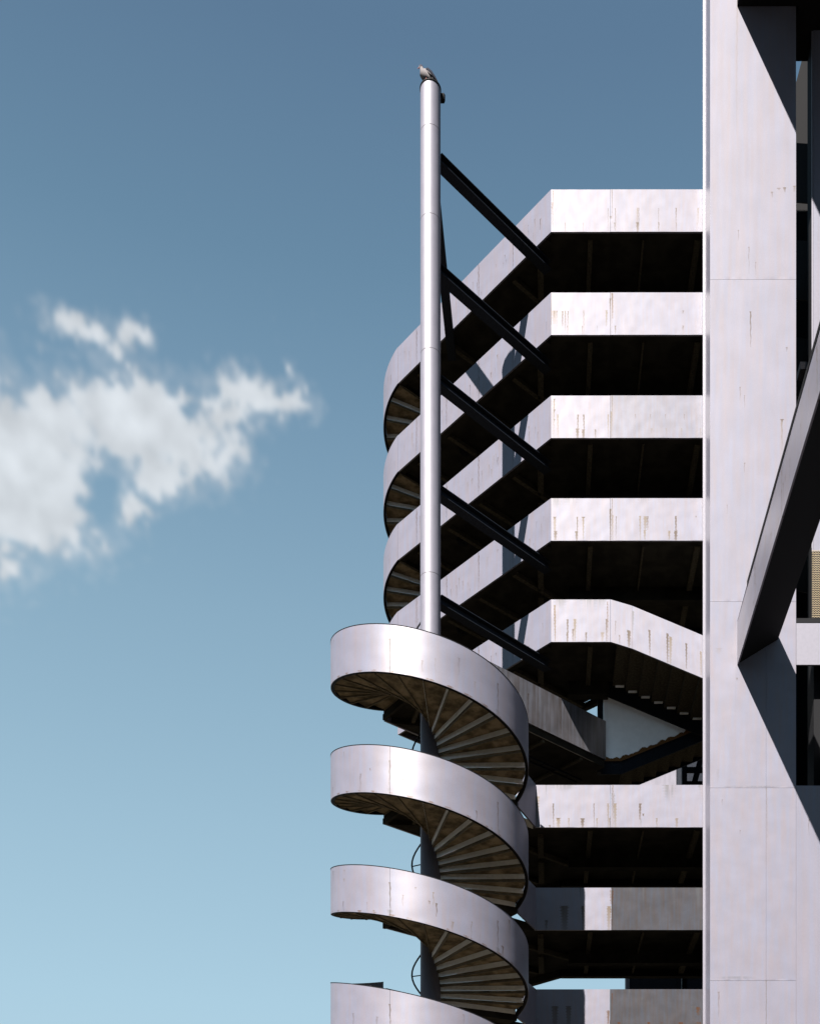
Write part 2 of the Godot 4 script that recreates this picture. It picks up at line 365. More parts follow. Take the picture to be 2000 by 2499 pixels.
func gallery(k: int) -> Node3D:
	var top: float = LEVELS[k]
	var hb := top - PH
	var where: String = ["topmost angled steel gallery with one clean white front under open sky", "second angled steel gallery from the top with rust clusters by its corner", "third angled steel gallery from the top with a greyer right front panel", "fourth angled steel gallery from the top with many brown stud streaks", "fifth angled steel gallery, its front sloping down right into a stair", "straight rust-streaked gallery just below the dark zigzag stair", "straight gallery with a dark grey right panel, above a strip of sky", "lowest gallery, cut by the frame, with rust spots and grey panels"][k]
	var t := thing("gallery_walkway", where, "walkway", V(CORNER, hb), "stacked steel gallery walkways")
	var left := CORNER if k < 5 else Vector2(-0.41, DF)
	var seam: float = [1.655, 1.655, 1.655, 1.655, 1.655, 1.655, 1.68, 1.64][k]
	var end := 4.22
	var fm: Material = M.fronts[k]
	var fm2: Material = M.fronts_right[k]
	var south := Vector2(0, -1)
	var us: float = (seam - left.x) / (end - left.x)
	# front panels
	var st := begin()
	plate(st, left + Vector2(0.003, 0), Vector2(seam - 0.004, DF), hb, top, hb, top, 0.05, south, 0.0, us)
	obj("parapet_panel", st, fm, t)
	if k != 4:
		st = begin()
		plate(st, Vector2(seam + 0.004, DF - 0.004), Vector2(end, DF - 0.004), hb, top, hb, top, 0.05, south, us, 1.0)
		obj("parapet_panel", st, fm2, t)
		st = begin()
		plate(st, Vector2(end + 0.005, DF), Vector2(6.4, DF), hb, top, hb, top, 0.05, south)
		obj("parapet_panel", st, M.paint, t)
	# deck
	var far_s := 7.01
	var f := CORNER + NN * far_s
	var inset := 0.06
	var poly := []
	if k < 4:
		poly = [Vector2(left.x + 0.02, DF + inset), Vector2(6.4, DF + inset), Vector2(6.4, 34.6), Vector2(0.37, 34.6), f + UU * 3.37, f + UU * inset]
	elif k == 4:
		poly = [Vector2(left.x + 0.02, DF + inset), Vector2(1.86, DF + inset), Vector2(1.86, 32.62), Vector2(1.45, 32.97), f + UU * 3.05, f + UU * inset]
	else:
		poly = [left + Vector2(0.04, inset), Vector2(6.4, DF + inset), Vector2(6.4, 34.6), Vector2(0.37, 34.6), AXIS + UU * 7.1 + NN * 4.6, AXIS + UU * 3.78 + NN * 4.6, AXIS + UU * 3.45 + NN * 2.38, AXIS + UU * 3.45 - NN * 0.1]
	deck(t, poly, hb, true)
	# beams and ribs under the deck
	var xe := 6.4 if k != 4 else 1.72
	st = begin()
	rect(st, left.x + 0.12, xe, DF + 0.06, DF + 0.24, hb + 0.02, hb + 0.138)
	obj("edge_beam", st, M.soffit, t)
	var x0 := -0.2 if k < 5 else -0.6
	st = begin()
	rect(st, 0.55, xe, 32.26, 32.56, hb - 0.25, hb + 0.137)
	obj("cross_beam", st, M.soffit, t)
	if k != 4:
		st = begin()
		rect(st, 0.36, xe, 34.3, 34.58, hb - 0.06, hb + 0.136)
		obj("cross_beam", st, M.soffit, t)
	for rb in [[-0.25, 0.17], [1.12, 0.125], [2.57, 0.05], [4.06, 0.157], [5.5, 0.125]]:
		if rb[0] > xe:
			continue
		for part in [[DF + 0.26, 32.25], [32.57, 34.28]]:
			if k == 4 and part[0] > 31.0:
				continue
			var d0: float = part[0]
			if rb[0] < 0.0:
				d0 = maxf(d0, DF + 0.75)
			st = begin()
			rect(st, rb[0] - rb[1] * 0.5, rb[0] + rb[1] * 0.5, d0, part[1], hb + 0.005, hb + 0.135)
			obj("rib", st, M.rib, t)
	if k < 5:
		# angled parapet, panels of about 1.5 m
		var cuts := [0.0, 1.55, 3.04, 4.53, 6.02, far_s]
		for i in cuts.size() - 1:
			var a: float = cuts[i]
			var b: float = cuts[i + 1]
			st = begin()
			plate(st, CORNER + NN * (a + 0.002), CORNER + NN * (b - 0.002), hb, top, hb, top, 0.05, -UU, a / far_s, b / far_s)
			obj("parapet_panel", st, M.angled[k], t)
		st = begin()
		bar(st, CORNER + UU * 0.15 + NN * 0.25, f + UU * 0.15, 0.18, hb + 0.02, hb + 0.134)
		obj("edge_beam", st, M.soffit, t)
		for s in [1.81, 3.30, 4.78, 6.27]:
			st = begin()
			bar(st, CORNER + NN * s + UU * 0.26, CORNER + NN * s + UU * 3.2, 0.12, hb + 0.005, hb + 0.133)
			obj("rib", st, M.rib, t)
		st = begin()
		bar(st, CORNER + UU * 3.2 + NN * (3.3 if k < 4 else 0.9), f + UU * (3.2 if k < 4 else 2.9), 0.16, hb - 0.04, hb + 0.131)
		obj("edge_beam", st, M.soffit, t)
		# inner guard
		var din := Vector2(0.37, 34.6) if k < 4 else Vector2(1.40, 33.02)
		st = begin()
		plate(st, din, f + UU * (3.3 if k < 4 else 3.0), hb + 0.1, top, hb + 0.1, top, 0.05, UU)
		obj("parapet_panel", st, M.paint, t)
		if k == 4:
			st = begin()
			plate(st, f + UU * 0.06, f + UU * 3.3, hb, top, hb, top, 0.05, NN)
			obj("parapet_panel", st, M.paint, t)
	else:
		# short angled panel back to the spiral stair
		st = begin()
		var e2 := AXIS + Vector2(cos(deg_to_rad(29.5)), sin(deg_to_rad(29.5))) * (RAD - 0.02)
		plate(st, left + Vector2(-0.003, 0), e2, hb, top, hb + 0.1, top + 0.1, 0.05, Vector2(-1, -0.3), 0.02, 0.2)
		obj("parapet_panel", st, M.paint, t)
		for e in [[Vector2(3.74, 2.46), Vector2(3.74, 4.6), -UU], [Vector2(3.78, 4.62), Vector2(7.1, 4.62), NN], [Vector2(7.12, 4.6), Vector2(7.12, 2.65), UU]]:
			st = begin()
			plate(st, AXIS + UU * e[0].x + NN * e[0].y, AXIS + UU * e[1].x + NN * e[1].y, hb, top, hb, top, 0.05, e[2])
			obj("parapet_panel", st, M.paint, t)
		st = begin()
		bar(st, AXIS + UU * 7.0 + NN * 2.45, AXIS + UU * 7.0 + NN * 4.55, 0.18, hb - 0.06, hb + 0.13)
		obj("edge_beam", st, M.soffit, t)
		for n in [1.2, 2.9, 4.2]:
			st = begin()
			bar(st, AXIS + UU * 3.9 + NN * n, AXIS + UU * 6.4 + NN * n, 0.12, hb + 0.006, hb + 0.132)
			obj("rib", st, M.rib, t)
	return t

# ------------------------------------------------------------------ spiral stairs
func tread_mesh(dirn: float) -> Array:
	# tread wedge about the axis, from angle 0 to one step in the way down; riser hangs at its lower edge
	var st := begin()
	var c := Vector2.ZERO
	var a := 0.0
	var b := dirn * STEP
	var pts := [Vector2(cos(a), sin(a)) * 0.24]
	var outer := []
	for i in 5:
		var g := lerpf(a, b, i / 4.0)
		outer.append(Vector2(cos(g), sin(g)) * 2.375)
	pts += outer
	pts.append(Vector2(cos(b), sin(b)) * 0.24)
	prism(st, pts, -EYE, -EYE + 0.035)
	var tread := st.commit()
	st = begin()
	var e := Vector2(cos(b), sin(b))
	var side := Vector2(-e.y, e.x) * dirn
	var p0 := e * 0.24 - side * 0.014
	var p1 := e * 2.372 - side * 0.014
	prism(st, [p0, p1, p1 + side * 0.012, p0 + side * 0.012], -EYE - RISE + 0.036, -EYE - 0.001)
	var riser := st.commit()
	var up := Vector2(cos(a), sin(a))
	var us := Vector2(-up.y, up.x) * dirn
	st = begin()
	prism(st, [up * 0.26 + us * 0.001, up * 2.37 + us * 0.001, up * 2.37 + us * 0.026, up * 0.26 + us * 0.026], -EYE - 0.035, -EYE - 0.0005)
	return [tread, riser, st.commit()]

func treads(t: Node3D, c: Vector2, a0: float, n: int, h0: float, dirn: float, meshes: Array) -> void:
	for i in n:
		var o := MeshInstance3D.new()
		o.mesh = meshes[0]
		o.material_override = M.tread
		o.name = "tread"
		t.add_child(o, true)
		o.position = V(c, h0 - RISE * i) - t.position
		o.rotation.y = a0 + dirn * STEP * i
		if i < n:
			var r := MeshInstance3D.new()
			r.mesh = meshes[1]
			r.material_override = M.riser
			r.name = "riser"
			o.add_child(r, true)
			var l := MeshInstance3D.new()
			l.mesh = meshes[2]
			l.material_override = M.lip
			l.name = "lip"
			o.add_child(l, true)

func front_spiral() -> void:
	var t := thing("spiral_staircase", "silver spiral staircase of stacked curling parapets wound round the tall mast", "staircase", V(AXIS, -EYE))
	# mast in welded lengths
	var joints := [-EYE, 6.2, 12.0, 17.8, 23.39, 26.74, 28.96, 30.06]
	for i in joints.size() - 1:
		var st := begin()
		drum(st, AXIS, 0.252, joints[i] + 0.006, joints[i + 1] - 0.006)
		obj("mast_section", st, M.mast, t)
		if i > 0:
			st = begin()
			drum(st, AXIS, 0.2495, joints[i] - 0.0061, joints[i] + 0.0061)
			obj("weld_seam", st, M.seam, t)
	var st := begin()
	drum(st, AXIS, 0.268, 30.055, 30.085)
	obj("mast_cap", st, M.dark, t)
	st = begin()
	var bp := AXIS + Vector2(0.31, 0.10)
	prism(st, [bp + Vector2(-0.09, -0.05), bp + Vector2(0.02, -0.05), bp + Vector2(0.05, 0.0), bp + Vector2(0.02, 0.06), bp + Vector2(-0.09, 0.06)], 29.90, 30.05)
	obj("mast_bracket", st, M.dark, t)
	var meshes := tread_mesh(1.0)
	var slope := -RISE / STEP
	var a_start := deg_to_rad(127.0)
	for k in 4:
		var base := 15.485 - 2.8 * k
		var cuts := [127.0, 192.0, 254.0, 316.0, 388.0]
		for i in 4:
			st = begin()
			var a0: float = deg_to_rad(cuts[i] + (0.07 if i > 0 else 0.0))
			var a1: float = deg_to_rad(cuts[i + 1] - 0.07)
			ribbon(st, AXIS, RAD, 0.012, a0, a1, base + slope * (a0 - a_start), slope, 1.1, (cuts[i] - 127.0) / 261.0, (cuts[i + 1] - 127.0) / 261.0)
			obj("parapet_panel", st, M.turns[k], t)
		st = begin()
		ribbon(st, AXIS, RAD - 0.0125, 0.07, a_start, deg_to_rad(387.9), base - 0.004, slope, 0.10)
		obj("stringer", st, M.dark, t)
		st = begin()
		ribbon(st, AXIS, RAD + 0.006, 0.03, a_start, deg_to_rad(387.95), base + 1.1005, slope, 0.014)
		obj("top_rail", st, M.dark, t)
		treads(t, AXIS, a_start, 18, base + 0.0, 1.0, meshes)
		# landing behind the mast
		st = begin()
		var pts := [AXIS + Vector2(cos(deg_to_rad(29)), sin(deg_to_rad(29))) * 0.26]
		for i in 11:
			var g := deg_to_rad(lerpf(29.0, 127.0, i / 10.0))
			pts.append(AXIS + Vector2(cos(g), sin(g)) * (RAD - 0.02))
		pts.append(AXIS + Vector2(cos(deg_to_rad(127)), sin(deg_to_rad(127))) * 0.26)
		prism(st, pts, base - 0.12, base + 0.06)
		obj("landing", st, M.soffit, t)
		for g in [60.0, 85.0, 108.0]:
			st = begin()
			var u := Vector2(cos(deg_to_rad(g)), sin(deg_to_rad(g)))
			bar(st, AXIS + u * 0.27, AXIS + u * 2.4, 0.09, base - 0.22, base - 0.121)
			obj("landing_rib", st, M.rib, t)
		st = begin()
		bar(st, AXIS + Vector2(cos(a_start), sin(a_start)) * 0.3, AXIS + Vector2(cos(a_start), sin(a_start)) * 2.42, 0.08, base - 0.27, base - 0.1205)
		obj("landing_beam", st, M.soffit, t)
		# bowed grab rail beside the mast
		var hr := base + 0.35
		var pp := []
		var rr := []
		for i in 11:
			var f := i / 10.0
			var bow := sin(PI * (0.05 + 0.9 * f))
			pp.append(V(AXIS + Vector2(-0.21 - 0.30 * bow, 0.55 - 0.4 * f), hr + 0.95 * f))
			rr.append(0.022)
		st = begin()
		tube(st, pp, rr)
		var gr := obj("grab_rail", st, M.dark, t)
		st = begin()
		tube(st, [V(AXIS + Vector2(-0.5, 0.36), hr + 0.46), V(AXIS + Vector2(-0.2, 0.1), hr + 0.42)], [0.014, 0.014])
		obj("rail_stay", st, M.dark, gr)

func rear_spiral() -> void:
	var t := thing("spiral_staircase", "rear spiral staircase of four pale curls behind the mast, at the gallery ends", "staircase", V(REAR, LEVELS[4] - PH))
	var st := begin()
	drum(st, REAR, 0.25, LEVELS[4] - PH - 0.1, LEVELS[0] - PH + 0.2)
	obj("newel_post", st, M.mast, t)
	var meshes := tread_mesh(-1.0)
	var a_start := deg_to_rad(223.7)
	var slope := RISE / STEP
	for k in 4:
		var base: float = LEVELS[k] - PH
		var cuts := [223.7, 190.0, 128.0, 66.0, 4.0, -37.0]
		for i in 5:
			st = begin()
			var a0: float = deg_to_rad(cuts[i] - 0.06)
			var a1: float = deg_to_rad(cuts[i + 1] + 0.06)
			ribbon(st, REAR, RAD, 0.012, a0, a1, base + slope * (a0 - a_start), slope, PH, i * 0.2, i * 0.2 + 0.2)
			obj("parapet_panel", st, M.angled[k], t)
		st = begin()
		ribbon(st, REAR, RAD - 0.0125, 0.07, a_start, deg_to_rad(-37.0), base - 0.004, slope, 0.10)
		obj("stringer", st, M.dark, t)
		treads(t, REAR, a_start, 18, base - 0.0, -1.0, meshes)
		st = begin()
		var q := Vector2(cos(a_start), sin(a_start))
		bar(st, REAR + q * 0.25, REAR + q * 2.36, 0.02, base + 0.036, base + 0.3)
		obj("top_riser", st, M.soffit, t)

# ------------------------------------------------------------------ bridge, tie beams, flights
func h_beam(st: SurfaceTool, a: Vector2, b: Vector2, top: float, w := 0.26, deep := 0.24) -> void:
	bar(st, a, b, w, top - 0.02, top)
	bar(st, a, b, 0.02, top - deep + 0.0201, top - 0.0201)
	bar(st, a, b, w, top - deep, top - deep + 0.02)

func tie_beams() -> void:
	var dir := Vector2(0.684, 0.7295)
	var words := ["topmost", "second from the top", "third from the top", "fourth from the top", "lowest of five"]
	for k in 5:
		var top: float = LEVELS[k] - 1.21
		var st := begin()
		h_beam(st, AXIS + dir * 0.265, AXIS + dir * 4.3, top)
		var t := obj("tie_beam", st, M.beam, self)
		t.name = numbered("tie_beam") if k > 0 else "tie_beam"
		tag(t, ["topmost black tie beam running from the mast against open sky", "second black tie beam down, from the mast to the gallery corner", "third black tie beam down, middle one of the five at the mast", "fourth black tie beam down from the mast top", "lowest black tie beam, meeting the mast just above the top curl"][k], "beam", "black tie beams between mast and galleries")
	counts["tie_beam"] = 4
	var rt := begin()
	h_beam(rt, AXIS + Vector2(0, 0.265), Vector2(AXIS.x, 33.9), LEVELS[0] - 1.23, 0.24, 0.22)
	tag(obj("thin_tie_beam", rt, M.beam, self), "thin dark tie beam running straight back from the mast to the topmost gallery", "beam")

func bridge() -> void:
	var hb := 15.42
	var top := 16.55
	var t := thing("link_bridge", "grey half-shadowed bridge from the top curl of the spiral to the zigzag stair", "bridge", V(AXIS + UU * 2.2, hb))
	var n0 := 0.10
	var a := AXIS + UU * 1.9 + NN * n0
	var b := AXIS + UU * 6.52 + NN * n0
	var cuts := [0.0, 0.60, 1.0]
	for i in 2:
		var st := begin()
		plate(st, a.lerp(b, cuts[i] + 0.0006), a.lerp(b, cuts[i + 1] - 0.0006), hb, top, hb, top, 0.05, -NN, cuts[i], cuts[i + 1])
		obj("parapet_panel", st, M.bridge, t)
	var st := begin()
	var c := AXIS + NN * 2.42
	plate(st, c + UU * 0.3, c + UU * 6.75, hb - 0.22, top, hb - 0.22, top, 0.05, NN)
	obj("parapet_panel", st, M.paint, t)
	st = begin()
	prism(st, [a + UU * 0.05 + NN * 0.06, b + NN * 0.06, c + UU * 6.75 - NN * 0.06, c + UU * 0.5 - NN * 0.06, AXIS + UU * 1.3 + NN * 1.9], hb - 0.2, hb + 0.06)
	obj("deck_slab", st, M.soffit, t)
	for u in [2.6, 4.1, 5.6]:
		st = begin()
		bar(st, AXIS + UU * u + NN * 0.2, AXIS + UU * u + NN * 2.3, 0.10, hb - 0.27, hb - 0.201)
		obj("rib", st, M.rib, t)
	# cable tray under the deck
	st = begin()
	bar(st, AXIS + UU * 1.6 + NN * 1.0, AXIS + UU * 6.4 + NN * 1.0, 0.04, hb - 0.36, hb - 0.31)
	bar(st, AXIS + UU * 1.6 + NN * 1.2, AXIS + UU * 6.4 + NN * 1.2, 0.04, hb - 0.36, hb - 0.31)
	for i in 9:
		bar(st, AXIS + UU * (1.9 + i * 0.5) + NN * 1.02, AXIS + UU * (1.9 + i * 0.5) + NN * 1.18, 0.03, hb - 0.35, hb - 0.32)
	obj("cable_tray", st, M.dark, t)
	# bridges to the lower galleries
	for k in 3:
		var g: float = LEVELS[5 + k] - PH
		var label: String = ["underside of the short link deck behind the second curl", "underside of the short link deck behind the third curl", "short link deck behind the lowest curl"][k]
		var q := thing("link_deck", label, "walkway", V(AXIS + UU * 2.2, g), "short link decks behind the spiral")
		st = begin()
		prism(st, [AXIS + UU * 1.2 - NN * 0.05, AXIS + UU * 3.42 - NN * 0.1, AXIS + UU * 3.42 + NN * 2.4, AXIS + UU * 0.4 + NN * 2.4, AXIS + UU * 1.0 + NN * 1.9], g - 0.03, g + 0.18)
		obj("deck_slab", st, M.soffit, q)
		st = begin()
		plate(st, AXIS + UU * 0.35 + NN * 2.43, AXIS + UU * 3.70 + NN * 2.43, g - 0.05, g + 1.1, g - 0.05, g + 1.1, 0.05, NN)
		obj("parapet_panel", st, M.paint, q)
		for u in [1.5, 2.7]:
			st = begin()
			bar(st, AXIS + UU * u + NN * 0.1, AXIS + UU * u + NN * 2.3, 0.10, g - 0.10, g - 0.031)
			obj("rib", st, M.rib, q)

func flights() -> void:
	# flight falling to the right from the fifth gallery
	var top: float = LEVELS[4]
	var hb := top - PH
	var slope := 0.4205
	var south := Vector2(0, -1)
	var t := thing("stair_flight", "white rust-streaked stair flight falling right from the fifth gallery to the pylon", "stairs", V(Vector2(1.75, DF), hb))
	var u := func(x: float) -> float: return (x - CORNER.x) / (4.22 - CORNER.x)
	var st := begin()
	plate(st, Vector2(1.659, DF - 0.003), Vector2(2.235, DF - 0.003), hb, top, hb - 0.18, top - 0.17, 0.05, south, u.call(1.66), u.call(2.23))
	obj("parapet_panel", st, M.fronts[4], t)
	st = begin()
	plate(st, Vector2(2.239, DF - 0.003), Vector2(4.21, DF - 0.003), hb - 0.18, top - 0.17, hb - 0.18 - slope * 1.97, top - 0.17 - slope * 1.97, 0.05, south, u.call(2.24), 1.0)
	obj("parapet_panel", st, M.fronts[4], t)
	var xr := 6.6
	st = begin()
	plate(st, Vector2(4.214, DF), Vector2(xr, DF), hb - 0.18 - slope * 1.975, top - 0.17 - slope * 1.975, hb - 0.18 - slope * (xr - 2.24), top - 0.17 - slope * (xr - 2.24), 0.05, south)
	obj("parapet_panel", st, M.paint, t)
	st = begin()
	plate(st, Vector2(1.5, 32.30), Vector2(xr, 32.30), hb - 0.2, hb + 0.4, hb - 0.3 - slope * (xr - 1.75), hb + 0.3 - slope * (xr - 1.75), 0.05, south)
	obj("stringer", st, M.dark, t)
	for i in 12:
		var x := 1.84 + 0.375 * i
		var h := hb + 0.16 - RISE * (i + 1) * 1.013
		st = begin()
		rect(st, x, x + 0.40, DF + 0.06, 32.29, h, h + 0.03)
		var tr := obj("tread", st, M.rib, t)
		st = begin()
		rect(st, x, x + 0.012, DF + 0.061, 32.28, h + 0.031, h + RISE - 0.004)
		obj("riser", st, M.rib, tr)
		st = begin()
		rect(st, x + 0.08, x + 0.33, 32.22, 32.298, h - 0.035, h - 0.004)
		obj("lit_slit_plate", st, M.white, tr)  # white plate painted in place of the bright slits of light at tread ends
	# flight rising to the right behind it
	var q := thing("stair_flight", "dark navy stair flight rising right beneath the white sheet wall", "stairs", V(Vector2(1.6, 32.7), 15.15))
	var d0 := 32.7
	var d1 := 34.0
	for s in [[d0, south], [d1, -south]]:
		st = begin()
		plate(st, Vector2(1.52, s[0]), Vector2(2.10, s[0]), 15.15, 15.56, 15.15, 15.56, 0.06, s[1])
		obj("stringer", st, M.beam, q)
		st = begin()
		plate(st, Vector2(2.102, s[0]), Vector2(6.2, s[0]), 15.15, 15.56, 15.15 + 0.41 * 4.1, 15.56 + 0.41 * 4.1, 0.06, s[1])
		obj("stringer", st, M.beam, q)
	st = begin()
	rect(st, 0.6, 2.098, d0 + 0.062, d1 - 0.062, 15.3, 15.42)
	obj("landing", st, M.soffit, q)
	for i in 11:
		var x := 2.12 + 0.375 * i
		var h := 15.32 + 0.1538 * i
		st = begin()
		rect(st, x - 0.02, x + 0.375, d0 + 0.064, d1 - 0.064, h, h + 0.03)
		var tr := obj("tread", st, M.rib, q)
		st = begin()
		rect(st, x - 0.018, x - 0.006, d0 + 0.065, d1 - 0.065, h - 0.1538 + 0.032, h - 0.001)
		obj("riser", st, M.rib, tr)
	# white sheet wall over the stringer
	var w := thing("sheet_wall", "white sheet steel wall with a ragged rusty lower edge over the rear flight", "wall", V(Vector2(1.7, 32.74), 15.5))
	for seg in [[1.585, 3.40], [3.404, 6.2]]:
		st = begin()
		var y0: float = 15.5 + 0.41 * maxf(0.0, seg[0] - 2.1)
		var y1: float = 15.5 + 0.41 * maxf(0.0, seg[1] - 2.1)
		if seg[0] < 2.0:
			plate(st, Vector2(seg[0], 32.64), Vector2(2.1, 32.64), 15.56, 17.9, 15.56, 17.9, 0.03, south, 0.0, 0.12, 0.0, 0.9)
			plate(st, Vector2(2.1, 32.64), Vector2(seg[1], 32.64), 15.56, 17.9, y1 + 0.06, 17.9, 0.03, south, 0.12, 0.4)
		else:
			plate(st, Vector2(seg[0], 32.64), Vector2(seg[1], 32.64), y0 + 0.06, 17.9, y1 + 0.06, 17.9, 0.03, south, 0.4, 1.0)
		obj("wall_sheet", st, M.white, w)
	# ragged rust along the foot of the wall: thin flakes with their own outline
	var r := RandomNumberGenerator.new()
	r.seed = 91
	st = begin()
	var x := 1.60
	while x < 4.6:
		var wd := r.randf_range(0.008, 0.022)
		var base := 15.56 + 0.41 * maxf(0.0, x - 2.1)
		var hh := 0.012 + 0.07 * absf(sin(x * 5.1) * sin(x * 11.7 + 1.0)) + r.randf_range(0.0, 0.018)
		plate(st, Vector2(x, 32.633), Vector2(x + wd, 32.633), base - 0.06, base + hh, base - 0.06 + 0.41 * wd, base + hh * r.randf_range(0.8, 1.15), 0.006, south)
		x += wd
	obj("rust_edge", st, M.rust, w)
	st = begin()
	rect(st, 1.42, 1.582, 32.66, 32.9, 15.2, 18.6)
	var p := obj("corner_post", st, M.beam, w)

# ------------------------------------------------------------------ pylons and side walkways at the right
func pylons() -> void:
	var south := Vector2(0, -1)
	var x0 := 4.218
	var x1 := 6.477
	var d := 29.1
	var t := thing("steel_pylon", "tall pale steel-clad pylon in front of the galleries, crossed by hard shadows", "pylon", V(Vector2(5.35, 29.5), -EYE))
	var hs := [36.5, 26.49, 18.02, 13.12, 8.05, -EYE]
	for i in 5:
		var split := [] if i < 2 else [5.69]
		var xs := [x0] + split + [x1]
		for j in xs.size() - 1:
			var st := begin()
			plate(st, Vector2(xs[j] + 0.002, d), Vector2(xs[j + 1] - 0.002, d), hs[i + 1] + 0.003, hs[i] - 0.003, hs[i + 1] + 0.003, hs[i] - 0.003, 0.012, south, (xs[j] - x0) / (x1 - x0), (xs[j + 1] - x0) / (x1 - x0))
			obj("face_plate", st, M.pylon[i], t)
	var st := begin()
	rect(st, x0 + 0.014, x1 - 0.014, d + 0.0125, 29.985, -EYE, 36.5)
	obj("core", st, M.dark, t)
	for i in 5:
		st = begin()
		plate(st, Vector2(x0, d + 0.0005), Vector2(x0, 29.98), hs[i + 1] + 0.003, hs[i] - 0.003, hs[i + 1] + 0.003, hs[i] - 0.003, 0.012, Vector2(-1, 0))
		obj("side_plate", st, M.side, t)
		st = begin()
		plate(st, Vector2(x1, d + 0.0005), Vector2(x1, 29.98), hs[i + 1] + 0.003, hs[i] - 0.003, hs[i + 1] + 0.003, hs[i] - 0.003, 0.012, Vector2(1, 0))
		obj("side_plate", st, M.side, t)
	st = begin()
	rect(st, 4.152, x1 + 0.07, 29.987, 30.008, -EYE, 36.5)
	obj("back_flange", st, M.clean, t)

	# low wall between the pylons, flush with the pylon face
	var q := thing("spandrel_wall", "plain grey-lilac steel wall filling the lower right corner", "wall", V(Vector2(7.8, d), -EYE))
	for seg in [[6.481, 7.2, 0.0, 0.3], [7.204, 11.0, 0.3, 1.0], [11.004, 15.0, 0.0, 0.6]]:
		st = begin()
		plate(st, Vector2(seg[0], d + 0.002), Vector2(seg[1], d + 0.002), -EYE, 13.18, -EYE, 13.18, 0.05, south, seg[2], seg[3])
		obj("wall_plate", st, M.pylon[3], q)

	var p := thing("steel_pylon", "narrow strip of a second pylon at the right frame edge, its top in shadow", "pylon", V(Vector2(8.1, 29.9), 12.0))
	st = begin()
	plate(st, Vector2(7.065, 29.65), Vector2(15.0, 29.65), 19.7, 36.5, 19.7, 36.5, 0.02, south)
	obj("face_plate", st, M.pylon[0], p)
	st = begin()
	rect(st, 7.022, 7.06, 29.66, 29.70, 19.7, 36.5)
	obj("edge_strip", st, M.clean, p)
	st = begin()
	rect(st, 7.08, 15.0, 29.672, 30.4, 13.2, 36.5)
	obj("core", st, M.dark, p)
	st = begin()
	rect(st, 7.222, 7.282, 29.99, 30.02, 12.0, 16.1)
	obj("edge_strip", st, M.clean, p)
	st = begin()
	plate(st, Vector2(7.284, 29.14), Vector2(7.284, 29.99), 13.2, 16.1, 13.2, 16.1, 0.05, Vector2(-1, 0))
	obj("side_plate", st, M.side, p)
	# things seen in the gap between the pylons
	st = begin()
	plate(st, Vector2(6.485, 29.12), Vector2(7.18, 29.12), 16.37, 17.47, 16.37, 17.47, 0.05, south)
	var o := obj("short_parapet", st, M.clean, self)
	tag(o, "short pale parapet panel in the gap beside the pylon", "parapet")
	st = begin()
	plate(st, Vector2(7.185, 29.12), Vector2(15.0, 29.12), 16.37, 17.47, 16.37, 17.47, 0.05, south)
	o = obj("long_parapet", st, M.clean, self)
	tag(o, "pale parapet panel under the mesh screen at the right frame edge", "parapet")
	st = begin()
	rect(st, 6.485, 15.0, 29.11, 29.24, 17.474, 17.59)
	o = obj("coping_rail", st, M.dark, self)
	tag(o, "black coping on the short parapets at the right edge", "rail")
	st = begin()
	rect(st, 6.90, 7.26, 30.5, 30.9, 25.30, 25.50)
	o = obj("short_beam", st, M.clean, self)
	tag(o, "short white beam end showing right of the pylon above the side walkway", "beam")
	# core wall that closes the gap
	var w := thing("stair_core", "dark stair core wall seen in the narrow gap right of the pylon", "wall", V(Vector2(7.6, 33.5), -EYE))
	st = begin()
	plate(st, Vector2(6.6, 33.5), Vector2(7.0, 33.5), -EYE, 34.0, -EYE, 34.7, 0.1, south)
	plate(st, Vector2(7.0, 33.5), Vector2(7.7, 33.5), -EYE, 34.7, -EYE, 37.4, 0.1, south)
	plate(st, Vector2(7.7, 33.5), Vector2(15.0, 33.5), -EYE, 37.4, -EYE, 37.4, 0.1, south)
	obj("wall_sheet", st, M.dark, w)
	for k in 5:
		st = begin()
		var h := 31.4 - 2.8 * k
		plate(st, Vector2(6.9, 32.0), Vector2(9.0, 31.0), h, h + 1.7, h - 1.2, h + 0.5, 0.04, south)
		obj("flight_panel", st, M.grey, w)
	# mesh screen: crossed zigzag strands
	var s := thing("mesh_screen", "tan zigzag wire mesh screen at the right edge beneath the side walkway", "screen", V(Vector2(7.3, 29.3), 17.6))
	st = begin()
	for c in 9:
		var xx := 6.94 + 0.07 * c
		var h := 17.60
		while h < 19.5:
			plate(st, Vector2(xx, 29.3), Vector2(xx + 0.033, 29.3), h, h + 0.022, h + 0.03, h + 0.052, 0.01, south)
			plate(st, Vector2(xx + 0.033, 29.3), Vector2(xx + 0.066, 29.3), h + 0.03, h + 0.052, h, h + 0.022, 0.01, south)
			h += 0.06
	o = obj("strands", st, M.mesh, s)
	st = begin()
	rect(st, 6.92, 6.936, 29.285, 29.325, 17.6, 19.56)
	obj("frame_bar", st, M.dark, s)

